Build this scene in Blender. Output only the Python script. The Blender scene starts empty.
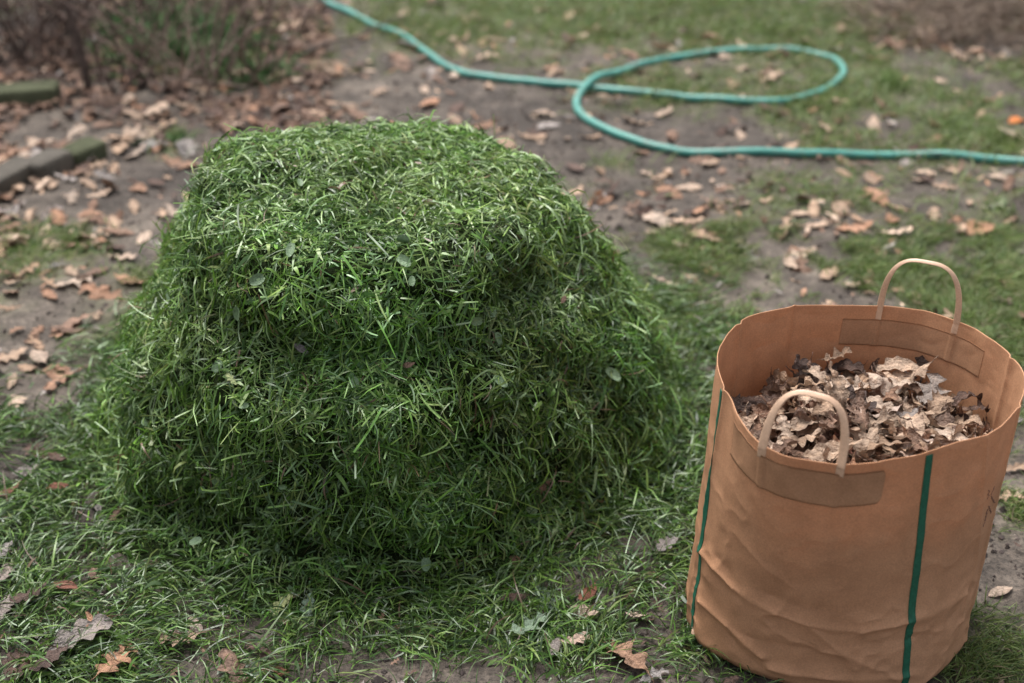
import bpy, math, random
import numpy as np
from mathutils import Vector, Matrix, Euler

random.seed(7)
RNG = np.random.default_rng(7)
R = math.radians
scene = bpy.context.scene
COL = scene.collection

# ------------------------------------------------------------------ camera
PITCH = R(29.5); CAMZ = 1.35; F = 1422.0; CX, CY = 512.0, 341.5
cam = bpy.data.cameras.new('camera'); camo = bpy.data.objects.new('camera', cam); COL.objects.link(camo)
cam.sensor_width = 36.0; cam.lens = F*36/1024; cam.clip_start = .05; cam.clip_end = 500
camo.location = (0, 0, CAMZ); camo.rotation_euler = (math.pi/2-PITCH, 0, 0)
cam.dof.use_dof = True; cam.dof.focus_distance = 1.95; cam.dof.aperture_fstop = 2.7
scene.camera = camo
sp, cp = math.sin(PITCH), math.cos(PITCH)

def at(px, py, z=0.0):
    """photo pixel -> point on the horizontal plane z"""
    a = (px-CX)/F; b = (CY-py)/F
    d = (a, b*sp+cp, b*cp-sp)
    k = (z-CAMZ)/d[2]
    return np.array((d[0]*k, d[1]*k, z))

def proj(P):
    P = np.asarray(P, float); x = P[..., 0]; y = P[..., 1]; z = P[..., 2]-CAMZ
    u = y*sp+z*cp; f = y*cp-z*sp
    f = np.where(f < .05, .05, f)
    return CX+F*x/f, CY-F*u/f

# ------------------------------------------------------------------ noise
def _hash(ix, iy, iz, seed):
    h = (ix*374761393+iy*668265263+iz*2147483647+seed*1274126177) & 0xFFFFFFFF
    h = ((h ^ (h >> 13))*1274126177) & 0xFFFFFFFF
    h = (h ^ (h >> 16)) & 0xFFFF
    return h/65535.0
def vnoise(x, y, z=0.0, seed=0):
    x, y, z = np.broadcast_arrays(np.asarray(x, float), np.asarray(y, float), np.asarray(z, float))
    ix = np.floor(x).astype(np.int64); iy = np.floor(y).astype(np.int64); iz = np.floor(z).astype(np.int64)
    fx = x-ix; fy = y-iy; fz = z-iz
    fx = fx*fx*(3-2*fx); fy = fy*fy*(3-2*fy); fz = fz*fz*(3-2*fz)
    r = 0
    for a in (0, 1):
        for b in (0, 1):
            for c in (0, 1):
                w = (fx if a else 1-fx)*(fy if b else 1-fy)*(fz if c else 1-fz)
                r = r+w*_hash(ix+a, iy+b, iz+c, seed)
    return r*2-1
def fbm(x, y, z=0.0, o=4, seed=0):
    r = 0; a = 1; t = 0; k = 1.0
    for i in range(o):
        r = r+a*vnoise(np.asarray(x)*k, np.asarray(y)*k, np.asarray(z)*k, seed+i*17); t += a; a *= .5; k *= 2.03
    return r/t
def sstep(a, b, x):
    t = np.clip((x-a)/(b-a), 0, 1); return t*t*(3-2*t)

# ------------------------------------------------------------------ mesh helpers
def mesh_np(name, V, Q, col=None, tris=None, smooth=True, uv=None):
    me = bpy.data.meshes.new(name)
    V = np.ascontiguousarray(V, np.float32).reshape(-1, 3)
    Q = np.zeros((0, 4), np.int32) if Q is None else np.asarray(Q, np.int32).reshape(-1, 4)
    T = np.zeros((0, 3), np.int32) if tris is None else np.asarray(tris, np.int32).reshape(-1, 3)
    me.vertices.add(len(V)); me.vertices.foreach_set('co', V.ravel())
    n = len(Q)*4+len(T)*3
    me.loops.add(n); li = np.concatenate([Q.ravel(), T.ravel()]).astype(np.int32)
    me.loops.foreach_set('vertex_index', li)
    me.polygons.add(len(Q)+len(T))
    ls = np.concatenate([np.arange(len(Q))*4, len(Q)*4+np.arange(len(T))*3]).astype(np.int32)
    me.polygons.foreach_set('loop_start', ls)
    me.polygons.foreach_set('use_smooth', np.full(len(Q)+len(T), smooth, bool))
    if col is not None:
        a = me.color_attributes.new('col', 'FLOAT_COLOR', 'POINT')
        c = np.ones((len(V), 4), np.float32); c[:, :3] = np.asarray(col).reshape(-1, 3)
        a.data.foreach_set('color', c.ravel())
    if uv is not None:
        l = me.uv_layers.new(name='uv'); l.data.foreach_set('uv', np.asarray(uv, np.float32)[li].ravel())
    me.update(calc_edges=True); me.validate(clean_customdata=False)
    return me

def link(name, me, mat=None, parent=None):
    o = bpy.data.objects.new(name, me); COL.objects.link(o)
    if mat is not None and not me.materials: me.materials.append(mat)
    if parent is not None: o.parent = parent
    return o
def tag(o, label=None, cat=None, group=None, kind=None):
    if label: o['label'] = label
    if cat: o['category'] = cat
    if group: o['group'] = group
    if kind: o['kind'] = kind
    return o
def thing(name, label, cat, loc=(0, 0, 0), group=None):
    o = bpy.data.objects.new(name, None); COL.objects.link(o); o.location = loc; o.empty_display_size = .05
    return tag(o, label, cat, group)

def grid_quads(n, m, wrap=False):
    i = np.arange(n-1)[:, None]; j = np.arange(m if wrap else m-1)[None]
    j2 = (j+1) % m
    return np.stack([i*m+j, i*m+j2, (i+1)*m+j2, (i+1)*m+j], -1).reshape(-1, 4)

def tube(path, rad, sides=8, cap=True):
    path = np.asarray(path, float); n = len(path); rad = np.broadcast_to(np.asarray(rad, float), (n,))
    T = np.gradient(path, axis=0); T /= np.linalg.norm(T, axis=1)[:, None]+1e-9
    up = np.array((0, 0, 1.)) if abs(T[0, 2]) < .9 else np.array((1., 0, 0))
    N = up-T*(T@up)[:, None]
    N /= np.linalg.norm(N, axis=1)[:, None]+1e-9
    B = np.cross(T, N); a = np.arange(sides)*2*math.pi/sides
    V = path[:, None]+rad[:, None, None]*(np.cos(a)[None, :, None]*N[:, None]+np.sin(a)[None, :, None]*B[:, None])
    V = V.reshape(-1, 3); Q = grid_quads(n, sides, True); T3 = []
    if cap:
        V = np.vstack([V, path[:1], path[-1:]]); c0 = n*sides
        for k in range(sides):
            T3.append((c0, (k+1) % sides, k)); T3.append((c0+1, (n-1)*sides+k, (n-1)*sides+(k+1) % sides))
    return V, Q, np.array(T3, int).reshape(-1, 3)
class MB:
    def __init__(s): s.V = []; s.Q = []; s.T = []; s.C = []; s.n = 0
    def add(s, V, Q=None, T=None, c=None):
        V = np.asarray(V, float).reshape(-1, 3); s.V.append(V)
        if Q is not None and len(Q): s.Q.append(np.asarray(Q)+s.n)
        if T is not None and len(T): s.T.append(np.asarray(T)+s.n)
        s.C.append(np.broadcast_to(np.asarray(c if c is not None else (1, 1, 1), float), (len(V), 3))); s.n += len(V)
    def mesh(s, name, smooth=True):
        return mesh_np(name, np.vstack(s.V), np.vstack(s.Q) if s.Q else None, np.vstack(s.C), np.vstack(s.T) if s.T else None, smooth)
def spline(P, n):
    P = np.asarray(P, float); d = np.r_[0, np.cumsum(np.linalg.norm(np.diff(P, axis=0), axis=1)**.5)]
    P2 = np.vstack([2*P[0]-P[1], P, 2*P[-1]-P[-2]])
    out = []
    t = np.linspace(0, d[-1], n)
    for q in t:
        i = min(max(np.searchsorted(d, q, 'right')-1, 0), len(P)-2); u = (q-d[i])/(d[i+1]-d[i])
        p0, p1, p2, p3 = P2[i:i+4]
        out.append(.5*((2*p1)+(-p0+p2)*u+(2*p0-5*p1+4*p2-p3)*u*u+(-p0+3*p1-3*p2+p3)*u**3))
    return np.array(out)

# ------------------------------------------------------------------ materials
def mat_new(name):
    m = bpy.data.materials.new(name); m.use_nodes = True; nt = m.node_tree
    for n in list(nt.nodes): nt.nodes.remove(n)
    out = nt.nodes.new('ShaderNodeOutputMaterial'); b = nt.nodes.new('ShaderNodeBsdfPrincipled')
    nt.links.new(b.outputs[0], out.inputs[0])
    return m, nt, b, out
def noise_node(nt, scale, detail=4, rough=.6, coord='Object', dist=0):
    tc = nt.nodes.new('ShaderNodeTexCoord'); n = nt.nodes.new('ShaderNodeTexNoise')
    n.inputs['Scale'].default_value = scale; n.inputs['Detail'].default_value = detail
    n.inputs['Roughness'].default_value = rough; n.inputs['Distortion'].default_value = dist
    nt.links.new(tc.outputs[coord], n.inputs['Vector']); return n
def ramp(nt, src, stops):
    r = nt.nodes.new('ShaderNodeValToRGB'); e = r.color_ramp.elements
    while len(e) < len(stops): e.new(.5)
    for i, (p, c) in enumerate(stops): e[i].position = p; e[i].color = (*c, 1)
    nt.links.new(src, r.inputs[0]); return r
def mixc(nt, a, b, fac=1.0, mode='MULTIPLY'):
    m = nt.nodes.new('ShaderNodeMix'); m.data_type = 'RGBA'; m.blend_type = mode
    for s, v in ((m.inputs[0], fac), (m.inputs[6], a), (m.inputs[7], b)):
        if isinstance(v, bpy.types.NodeSocket): nt.links.new(v, s)
        elif isinstance(v, (int, float)): s.default_value = v
        else: s.default_value = (*v, 1)
    return m.outputs[2]
def bump(nt, b, src, strength, dist):
    n = nt.nodes.new('ShaderNodeBump'); n.inputs['Strength'].default_value = strength; n.inputs['Distance'].default_value = dist
    nt.links.new(src, n.inputs['Height']); nt.links.new(n.outputs[0], b.inputs['Normal']); return n
def translucent(nt, b, out, colsock, fac):
    t = nt.nodes.new('ShaderNodeBsdfTranslucent'); mx = nt.nodes.new('ShaderNodeMixShader'); mx.inputs[0].default_value = fac
    nt.links.new(colsock, t.inputs[0]); nt.links.new(b.outputs[0], mx.inputs[1]); nt.links.new(t.outputs[0], mx.inputs[2])
    nt.links.new(mx.outputs[0], out.inputs[0])

def mat_attr(name, rough=.5, spec=.5, tr=0., nscale=60, lo=.75, hi=1.2):
    m, nt, b, out = mat_new(name)
    a = nt.nodes.new('ShaderNodeAttribute'); a.attribute_name = 'col'
    n = noise_node(nt, nscale, 3); r = ramp(nt, n.outputs[0], [(.3, (lo,)*3), (.7, (hi,)*3)])
    c = mixc(nt, a.outputs['Color'], r.outputs[0]); nt.links.new(c, b.inputs['Base Color'])
    b.inputs['Roughness'].default_value = rough; b.inputs['Specular IOR Level'].default_value = spec
    if tr: translucent(nt, b, out, c, tr)
    return m
M_blade = mat_attr('cut_grass', .40, .5, .22, 45, .7, 1.3)
M_lawn = mat_attr('lawn_grass', .5, .4, .3, 30, .7, 1.25)
M_litter = mat_attr('leaf_litter', .7, .25, .12, 70, .65, 1.25)
M_bark = mat_attr('bark', .85, .2, 0, 60, .55, 1.35)
M_dry = mat_attr('dry_stalks', .8, .2, .1, 40, .7, 1.2)

def mat_leaf():
    m, nt, b, out = mat_new('dry_leaf')
    oi = nt.nodes.new('ShaderNodeObjectInfo')
    n = noise_node(nt, 5, 5, .65); r = ramp(nt, n.outputs[0], [(.28, (.5, .46, .44)), (.5, (.95, .95, .95)), (.72, (1.25, 1.18, 1.12))])
    c = mixc(nt, oi.outputs['Color'], r.outputs[0])
    a = nt.nodes.new('ShaderNodeAttribute'); a.attribute_name = 'col'      # veins
    c = mixc(nt, c, a.outputs['Color']); nt.links.new(c, b.inputs['Base Color'])
    b.inputs['Roughness'].default_value = .6; b.inputs['Specular IOR Level'].default_value = .35
    n2 = noise_node(nt, 14, 4); bump(nt, b, n2.outputs[0], .5, .05)
    translucent(nt, b, out, c, .14)
    return m
M_leaf = mat_leaf()

def mat_plain(name, c, rough=.6, spec=.4, nscale=30, lo=.75, hi=1.2, bs=.3, bd=.002):
    m, nt, b, out = mat_new(name)
    n = noise_node(nt, nscale, 6); r = ramp(nt, n.outputs[0], [(.3, tuple(v*lo for v in c)), (.7, tuple(min(1, v*hi) for v in c))])
    nt.links.new(r.outputs[0], b.inputs['Base Color']); b.inputs['Roughness'].default_value = rough
    b.inputs['Specular IOR Level'].default_value = spec
    bump(nt, b, n.outputs[0], bs, bd); return m

# ------------------------------------------------------------------ world & light
SUN_EL, SUN_AZ = R(66), R(-25)       # azimuth from +Y towards -X : light from behind, slightly left
w = bpy.data.worlds.new('World'); scene.world = w; w.use_nodes = True
nt = w.node_tree; bg = nt.nodes['Background']
sky = nt.nodes.new('ShaderNodeTexSky'); sky.sky_type = 'NISHITA'; sky.sun_disc = False
sky.sun_elevation = SUN_EL; sky.sun_rotation = SUN_AZ; sky.air_density = 1.0; sky.dust_density = 5; sky.ozone_density = 1
hs = nt.nodes.new('ShaderNodeHueSaturation'); hs.inputs['Saturation'].default_value = .35   # overcast: grey sky
nt.links.new(sky.outputs[0], hs.inputs['Color']); nt.links.new(hs.outputs[0], bg.inputs[0]); bg.inputs[1].default_value = .13
sl = bpy.data.lights.new('sun', 'SUN'); sl.energy = 2.4; sl.angle = R(32); sl.color = (1, .985, .965)
so = bpy.data.objects.new('sun', sl); COL.objects.link(so); so.location = (0, 0, 5)
sd = Vector((math.sin(SUN_AZ)*math.cos(SUN_EL), math.cos(SUN_AZ)*math.cos(SUN_EL), math.sin(SUN_EL)))
so.rotation_euler = sd.to_track_quat('Z', 'Y').to_euler()
scene.view_settings.view_transform = 'Standard'; scene.view_settings.look = 'None'
scene.view_settings.exposure = 1.0; scene.view_settings.gamma = 1

# ------------------------------------------------------------------ ground
PC = at(393, 413)[:2]                      # centre of the pile's foot
def gh(x, y):
    x = np.asarray(x, float); y = np.asarray(y, float)
    near = sstep(9, 5, np.hypot(x, y-2.5))
    return (.018*fbm(x*1.7, y*1.7, o=3, seed=3)+near*(.009*fbm(x*9, y*9, o=4, seed=5)+.004*fbm(x*45, y*45, o=2, seed=9)))*sstep(-.2, .3, near+.6)

# patches of green (photo pixel centre, radii, strength) laid out on the ground plane
GP = [(560, 15, 190, 45, 1.), (760, 25, 170, 45, 1.), (700, 75, 140, 30, .75), (860, 85, 130, 60, .8), (960, 130, 80, 60, .8),
      (900, 200, 120, 60, .45), (980, 230, 80, 90, .7), (800, 190, 110, 28, .6), (740, 235, 90, 26, .55), (830, 265, 80, 28, .55), (640, 160, 60, 18, .35), (930, 270, 80, 40, .5), (560, 110, 40, 12, .25), (640, 215, 60, 25, .55), (700, 260, 90, 50, .55), (660, 320, 70, 60, .65),
      (760, 300, 90, 40, .4), (30, 250, 70, 22, .8), (15, 262, 60, 20, .5), (150, 275, 45, 20, .35), (200, 45, 60, 30, .9), (165, 140, 25, 14, .6), (1000, 330, 60, 60, .5),
      (990, 420, 60, 70, .3), (985, 650, 50, 45, .28), (1010, 500, 40, 30, .4), (450, 30, 60, 30, .7), (350, 70, 50, 25, .4), (1050, 60, 60, 60, .6), (120, 330, 60, 40, .25), (545, 180, 60, 12, .2), (-60, 300, 60, 60, .5)]
def green(x, y):
    P = np.stack([x, y, np.zeros_like(x)], -1); u, v = proj(P)
    g = np.zeros_like(u)
    for a, b, c, d, s in GP:
        g = np.maximum(g, s*np.exp(-(((u-a)/c)**2+((v-b)/d)**2)*.8))
    far = sstep(4.2, 6.5, np.hypot(x, y))*.8+sstep(1.4, 2.4, x)*.4*(y > 0)
    g = np.maximum(g, np.minimum(far, .8))
    n = fbm(x*5, y*5, o=4, seed=21)*.5+fbm(x*1.6, y*1.6, o=2, seed=22)*.25
    return np.clip(g*1.15+(n*1.3+.55*fbm(x*22, y*22, o=2, seed=24))*np.minimum(1, g*2.5+.15)-.17, 0, 1)
def clip_den(x, y):
    """fresh clippings lying round the foot of the pile"""
    P = np.stack([x, y, np.zeros_like(x)], -1); u, v = proj(P)
    dx = x-PC[0]; dy = y-PC[1]; d = np.hypot(dx, dy)
    edge = .60+.10*fbm(dx*3, dy*3, o=2, seed=31)
    front = sstep(.0, -.35, dy)*.15+sstep(.25, .5, dx)*.06
    left = sstep(-.1, -.55, dx)*sstep(.25, -.1, dy)*.30
    e = edge+front+left
    den = sstep(e+.13, e-.13, d)
    sh = 1-.75*sstep(650, 685, v+14*fbm(x*9, y*9, o=2, seed=33))*sstep(360, 520, u)
    soil = 1-.75*sstep(560, 600, v)*sstep(40, -10, u)
    hol = fbm(x*11, y*11, o=3, seed=35)
    den = den*(.62+1.25*hol)
    return np.clip(den, 0, 1)*sh*soil
def axis(lo, hi, st, far):
    c = list(np.arange(lo, hi+1e-6, st)); s = st
    while c[-1] < far: s *= 1.22; c.append(c[-1]+s)
    s = st
    while c[0] > -far: s *= 1.22; c.insert(0, c[0]-s)
    return np.array(c)
gx = axis(-1.9, 1.9, .0105, 120); gy = axis(1.15, 4.9, .012, 120)
X, Y = np.meshgrid(gx, gy); Z = gh(X, Y)
G = green(X, Y)
me = mesh_np('ground', np.stack([X, Y, Z], -1), grid_quads(len(gy), len(gx)), np.stack([G, np.clip(clip_den(X, Y), 0, 1), fbm(X*2.2, Y*2.2, o=3, seed=40)*.5+.5], -1).reshape(-1, 3))
m, nt, b, out = mat_new('soil')
a = nt.nodes.new('ShaderNodeAttribute'); a.attribute_name = 'col'; sx = nt.nodes.new('ShaderNodeSeparateColor'); nt.links.new(a.outputs['Color'], sx.inputs[0])
n1 = noise_node(nt, 9, 8, .7); soilc = ramp(nt, n1.outputs[0], [(.3, (.030, .025, .021)), (.5, (.072, .060, .050)), (.70, (.155, .130, .108))])
n3 = noise_node(nt, 160, 4, .7); sp2 = ramp(nt, n3.outputs[0], [(.32, (.35, .35, .35)), (.5, (1, 1, 1)), (.7, (1.55, 1.5, 1.45))])
c = mixc(nt, soilc.outputs[0], sp2.outputs[0])
r3 = ramp(nt, sx.outputs[2], [(.3, (.72, .7, .7)), (.65, (1.12, 1.1, 1.08))]); c = mixc(nt, c, r3.outputs[0])
n2 = noise_node(nt, 40, 6, .7); gr = ramp(nt, n2.outputs[0], [(.3, (.05, .062, .022)), (.7, (.13, .155, .05))])
mx = nt.nodes.new('ShaderNodeMath'); mx.operation = 'MULTIPLY'; mx.inputs[1].default_value = .8; nt.links.new(sx.outputs[0], mx.inputs[0])
c = mixc(nt, c, gr.outputs[0], mx.outputs[0], 'MIX')
nt.links.new(c, b.inputs['Base Color']); b.inputs['Roughness'].default_value = .85; b.inputs['Specular IOR Level'].default_value = .25
bump(nt, b, n3.outputs[0], .6, .006)
tag(link('ground', me, m), kind='structure')

# ------------------------------------------------------------------ grass blades
def blades(base, d, n, L, W, bend, side, droop, col, seg=4, taper=None, roll=None):
    N = len(base)
    d = d/np.linalg.norm(d, axis=1)[:, None]
    s = np.cross(d, n); s /= np.linalg.norm(s, axis=1)[:, None]+1e-9
    n2 = np.cross(s, d)
    if roll is None: roll = RNG.uniform(-1.3, 1.3, N)
    wv = s*np.cos(roll)[:, None]+n2*np.sin(roll)[:, None]
    t = np.linspace(0, 1, seg+1)
    P = base[:, None]+d[:, None]*(L[:, None]*t)[..., None]
    P = P+n2[:, None]*((bend*L)[:, None]*(4*t*(1-t)))[..., None]*.5
    P = P+s[:, None]*((side*L)[:, None]*(t*t))[..., None]
    P[..., 2] -= (droop*L)[:, None]*t*t
    if taper is None: taper = np.full(N, .9)
    wt = W[:, None]*(1-taper[:, None]*t**1.6)*np.where(t == 0, .75, 1)
    V = np.stack([P-wv[:, None]*wt[..., None]*.5, P+wv[:, None]*wt[..., None]*.5], 2)   # N,seg+1,2,3
    k = np.arange(seg)
    q = np.stack([2*k, 2*k+1, 2*k+3, 2*k+2], -1)
    Q = (np.arange(N)*(2*(seg+1)))[:, None, None]+q[None]
    cc = np.repeat(col, 2*(seg+1), axis=0)
    return V.reshape(-1, 3), Q.reshape(-1, 4), cc
def grass_cols(N, pale=.14):
    c = np.array([(.076, .162, .020), (.118, .226, .034), (.036, .082, .014), (.165, .268, .062), (.060, .120, .030)])
    o = c[RNG.integers(0, len(c), N)]*RNG.uniform(.7, 1.3, (N, 1))*RNG.uniform(.9, 1.1, (N, 3))
    k = RNG.random(N) < pale; o[k] = np.array((.22, .33, .15))*RNG.uniform(.7, 1.3, (k.sum(), 1))
    k = RNG.random(N) < .05; o[k] = np.array((.20, .26, .08))*RNG.uniform(.7, 1.1, (k.sum(), 1))
    k = RNG.random(N) < .02; o[k] = np.array((.16, .10, .06))
    return o

# ------------------------------------------------------------------ the pile
PZ = np.array([0.0, .02, .06, .155, .22, .28, .33, .385, .43, .460, .474, .478, .480])
PR = np.array([.56, .49, .465, .425, .404, .371, .342, .309, .280, .256, .212, .12, 0.])
NT, NS = 420, 230
def pile_grid():
    ss = np.r_[0, np.cumsum(np.hypot(np.diff(PZ), np.diff(PR)))]; q = np.linspace(0, ss[-1], NS)
    z = np.interp(q, ss, PZ); r = np.interp(q, ss, PR)
    ker = np.ones(3)/3; r2 = np.convolve(np.pad(r, 1, 'edge'), ker, 'valid'); z2 = np.convolve(np.pad(z, 1, 'edge'), ker, 'valid')
    r2[-1] = 0; r2[0] = r[0]; z2[0] = z[0]
    th = np.arange(NT)*2*math.pi/NT
    Zg, TH = np.meshgrid(z2, th, indexing='ij'); Rg = np.meshgrid(r2, th, indexing='ij')[0]
    cxs = PC[0]+(-.012)*Zg/.5; cys = PC[1]-.085*Zg/.5
    c, s = np.cos(TH), np.sin(TH)
    Rn = Rg*(1+.035*np.sin(2*TH+.6)*sstep(.5, .0, Zg)+.02*np.sin(3*TH+1)-.075*np.clip(np.cos(TH), 0, 1)*np.exp(-((Zg-.29)/.11)**2)-.03*np.clip(-np.cos(TH), 0, 1)*np.exp(-((Zg-.33)/.1)**2))
    x = cxs+Rn*c; y = cys+Rn*s
    sidew = sstep(.0, .06, Zg)*sstep(.02, .2, Rg)
    bulge = .020*fbm(x*4.5, y*4.5, Zg*6, o=2, seed=50)+.042*fbm(x*11, y*11, Zg*11, o=3, seed=51)+.012*fbm(x*42, y*42, Zg*42, o=2, seed=53)
    # terrace shadow line below the top tier + hollow low on the front
    front = np.exp(-((np.mod(TH-(-math.pi/2)+math.pi, 2*math.pi)-math.pi+.25)/.55)**2)
    fw = np.clip(-np.sin(TH+.15)*1.15-.15, 0, 1)*1.05
    bulge = bulge-.060*fw*np.exp(-((Zg-.352+.018*np.sin(TH*4+1))/.026)**2)*(.55+.45*vnoise(TH*2.5, 0, seed=77))+fw*.022*np.exp(-((Zg-.275+.02*np.sin(TH*3))/.03)**2)-.075*front*np.exp(-((Zg-.045)/.04)**2)
    x = x+c*bulge*sidew; y = y+s*bulge*sidew
    topw = sstep(.30, .2, Rg)*sstep(.40, .47, Zg)
    Zt = Zg+topw*(.020*fbm(x*7, y*7, o=3, seed=52)-.03*(c*Rg*.35))+sidew*.012*fbm(x*9, y*9, Zg*9, o=2, seed=54)
    # uneven rim
    Zt = Zt+.014*vnoise(TH*1.6, 3.3, seed=58)*sstep(.38, .46, Zg)+.008*np.sin(TH-1.2)*sstep(.4, .46, Zg)
    return x, y, Zt
px_, py_, pz_ = pile_grid()
PV = np.stack([px_, py_, pz_], -1)
# close theta seam of noise in TH : blend last columns
for k in range(12):
    a_ = (k+.5)/24; PV[:, NT-12+k, 2] = PV[:, NT-12+k, 2]*(1-a_)+a_*PV[:, 12-k, 2]
Qp = grid_quads(NS, NT, True)
pile = thing('grass_pile', 'tall flat-topped heap of fresh green grass clippings on the bare ground', 'grass pile', (PC[0], PC[1], 0))
def local(V, o): return np.asarray(V)-np.array(o.location)
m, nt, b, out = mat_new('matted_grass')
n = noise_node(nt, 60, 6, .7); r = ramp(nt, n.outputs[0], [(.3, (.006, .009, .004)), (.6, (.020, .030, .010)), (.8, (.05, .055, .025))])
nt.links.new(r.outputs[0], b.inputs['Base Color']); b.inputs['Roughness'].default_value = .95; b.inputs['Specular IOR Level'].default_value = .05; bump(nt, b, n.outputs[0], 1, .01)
VV = PV.reshape(-1, 3)
link('mound', mesh_np('mound', local(VV, pile), Qp), m, pile)
A, B_, C_, D_ = (VV[Qp[:, i]] for i in range(4))
fn = np.cross(C_-A, D_-B_); fa = np.linalg.norm(fn, axis=1); fn = fn/(fa[:, None]+1e-12)
# orientation outward
cen = (A+B_+C_+D_)/4; outd = cen-np.array((PC[0], PC[1]-.03, .2)); sg = np.sign((fn*outd).sum(1)); fn *= sg[:, None]
def sample_pile(N, dens=None):
    w_ = fa.copy()
    if dens is not None: w_ = w_*dens
    k = RNG.choice(len(fa), N, p=w_/w_.sum()); u = RNG.random((N, 2))
    P = (A[k]*(1-u[:, :1])+B_[k]*u[:, :1])*(1-u[:, 1:])+(D_[k]*(1-u[:, :1])+C_[k]*u[:, :1])*u[:, 1:]
    return P, fn[k]
hole = fbm(cen[:, 0]*16, cen[:, 1]*16, cen[:, 2]*16, o=3, seed=60)
dens = np.clip(.8+1.9*hole, .42, 1.5)*(1-.6*np.exp(-((cen[:, 2]-.06)/.035)**2)*(cen[:, 1] < PC[1]-.2)*sstep(-.1, .25, fbm(cen[:, 0]*6, 0, 0, o=2, seed=64)+.15))
dens *= np.where(cen[:, 1] > PC[1]+.25, .6, 1)
def rand_unit(N): v = RNG.normal(size=(N, 3)); return v/np.linalg.norm(v, axis=1)[:, None]
def pile_blades(N, lo, hi, wlo, whi, lift, seg=4, off=(0, .014)):
    P, n = sample_pile(N, dens)
    r = rand_unit(N); r = r-n*(r*n).sum(1)[:, None]; r /= np.linalg.norm(r, axis=1)[:, None]+1e-9
    down = np.array((0, 0, -1.))-n*(-n[:, 2:3]); steep = np.linalg.norm(down, axis=1)[:, None]
    # neighbouring blades share a lay direction (tufts)
    swirl = fbm(P[:, 0]*9, P[:, 1]*9, P[:, 2]*9, o=2, seed=61)*3.5
    e1 = np.cross(n, (0, 0, 1.)); e1 /= np.linalg.norm(e1, axis=1)[:, None]+1e-6; e2 = np.cross(n, e1)
    lay = e1*np.cos(swirl)[:, None]+e2*np.sin(swirl)[:, None]
    d = r*1.0+lay*.45+down*RNG.uniform(-.15, 1.3, (N, 1))*steep+n*RNG.uniform(-.15, lift, (N, 1))*np.where(n[:, 2:3] > .6, .55, 1)
    L = (lo+(hi-lo)*RNG.random(N)**1.6)*np.where(n[:, 2] > .6, .85, 1); W = RNG.uniform(wlo, whi, N)
    P = P+n*RNG.uniform(off[0], off[1], (N, 1))-d/np.linalg.norm(d, axis=1)[:, None]*L[:, None]*.4
    c = grass_cols(N)*(1+.35*fbm(P[:, 0]*9, P[:, 1]*9, P[:, 2]*9, o=2, seed=66))[:, None]*(1+np.stack([.18*fbm(P[:, 0]*5, P[:, 1]*5, P[:, 2]*5, o=2, seed=67), np.zeros(N), np.zeros(N)], -1))
    toplit = (n[:, 2] > .6) & (RNG.random(N) < .25); c[toplit] = c[toplit]*.5+np.array((.27, .37, .13))*.5  # some upward-facing blades lightened, painting the brighter-lit top into their colour
    return blades(P, d, n, L, W, RNG.normal(0, .22, N)*RNG.choice([.5, 1, 2], N), RNG.normal(0, .2, N)*RNG.choice([.5, 1, 2], N), RNG.uniform(-.1, .3, N), c, seg, RNG.choice([.95, .55, .2], N, p=[.5, .3, .2]))
mb = MB()
for args in ((62000, .015, .048, .0015, .0036, .55), (15000, .04, .085, .0018, .0038, .8), (6000, .015, .035, .004, .0075, .5)):
    V, Q, c = pile_blades(*args); mb.add(local(V, pile), Q, None, None); mb.C[-1] = c
V, Q, c = pile_blades(26000, .006, .018, .0012, .0034, .8, 2); mb.add(local(V, pile), Q); mb.C[-1] = c
V, Q, c = pile_blades(900, .05, .10, .0018, .0034, 1.6, 5, (.0, .01)); mb.add(local(V, pile), Q); mb.C[-1] = c
o = link('grass_blades', mb.mesh('grass_blades'), M_blade, pile); o['kind'] = 'stuff'

# round clover-like weed leaves mixed into the clippings
def round_leaf(seed):
    n = 14; V = [(0, 0, 0)]; T = []
    rr = random.Random(seed); k = rr.uniform(.15, .5)
    for ring in (.5, 1.):
        for i in range(n):
            a = i*2*math.pi/n; r = ring*(1-.22*math.exp(-((a-math.pi)/.35)**2))
            x, y = r*math.cos(a), r*math.sin(a)*.8
            V.append((x, y, k*abs(y)**1.3+.1*x*x*rr.choice((1, 1, .6))))
    Q = []
    for i in range(n):
        j = (i+1) % n; T.append((0, 1+i, 1+j)); Q.append((1+i, 1+n+i, 1+n+j, 1+j))
    return mesh_np('weed_leaf', np.array(V), Q, None, T)
wm = [round_leaf(i) for i in range(5)]
M_weed = mat_plain('weed_leaf', (.13, .20, .10), .42, .5, 4, .6, 1.3, .3, .02)
for w_ in wm: w_.materials.append(M_weed)
P, n = sample_pile(95, np.where((cen[:, 1] < PC[1]+.05), 1, .03))
for i in range(95):
    o = bpy.data.objects.new('weed_leaf', wm[i % 5]); COL.objects.link(o); o.parent = pile
    o.location = local(P[i]+n[i]*RNG.uniform(.010, .018), pile)
    q = Vector(n[i]+RNG.normal(0, .35, 3)).to_track_quat('Z', 'Y'); o.rotation_euler = (q @ Euler((0, 0, RNG.uniform(0, 6.28))).to_quaternion()).to_euler()
    s = RNG.uniform(.005, .0105); o.scale = (s*RNG.uniform(1, 1.5), s, s)

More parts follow.
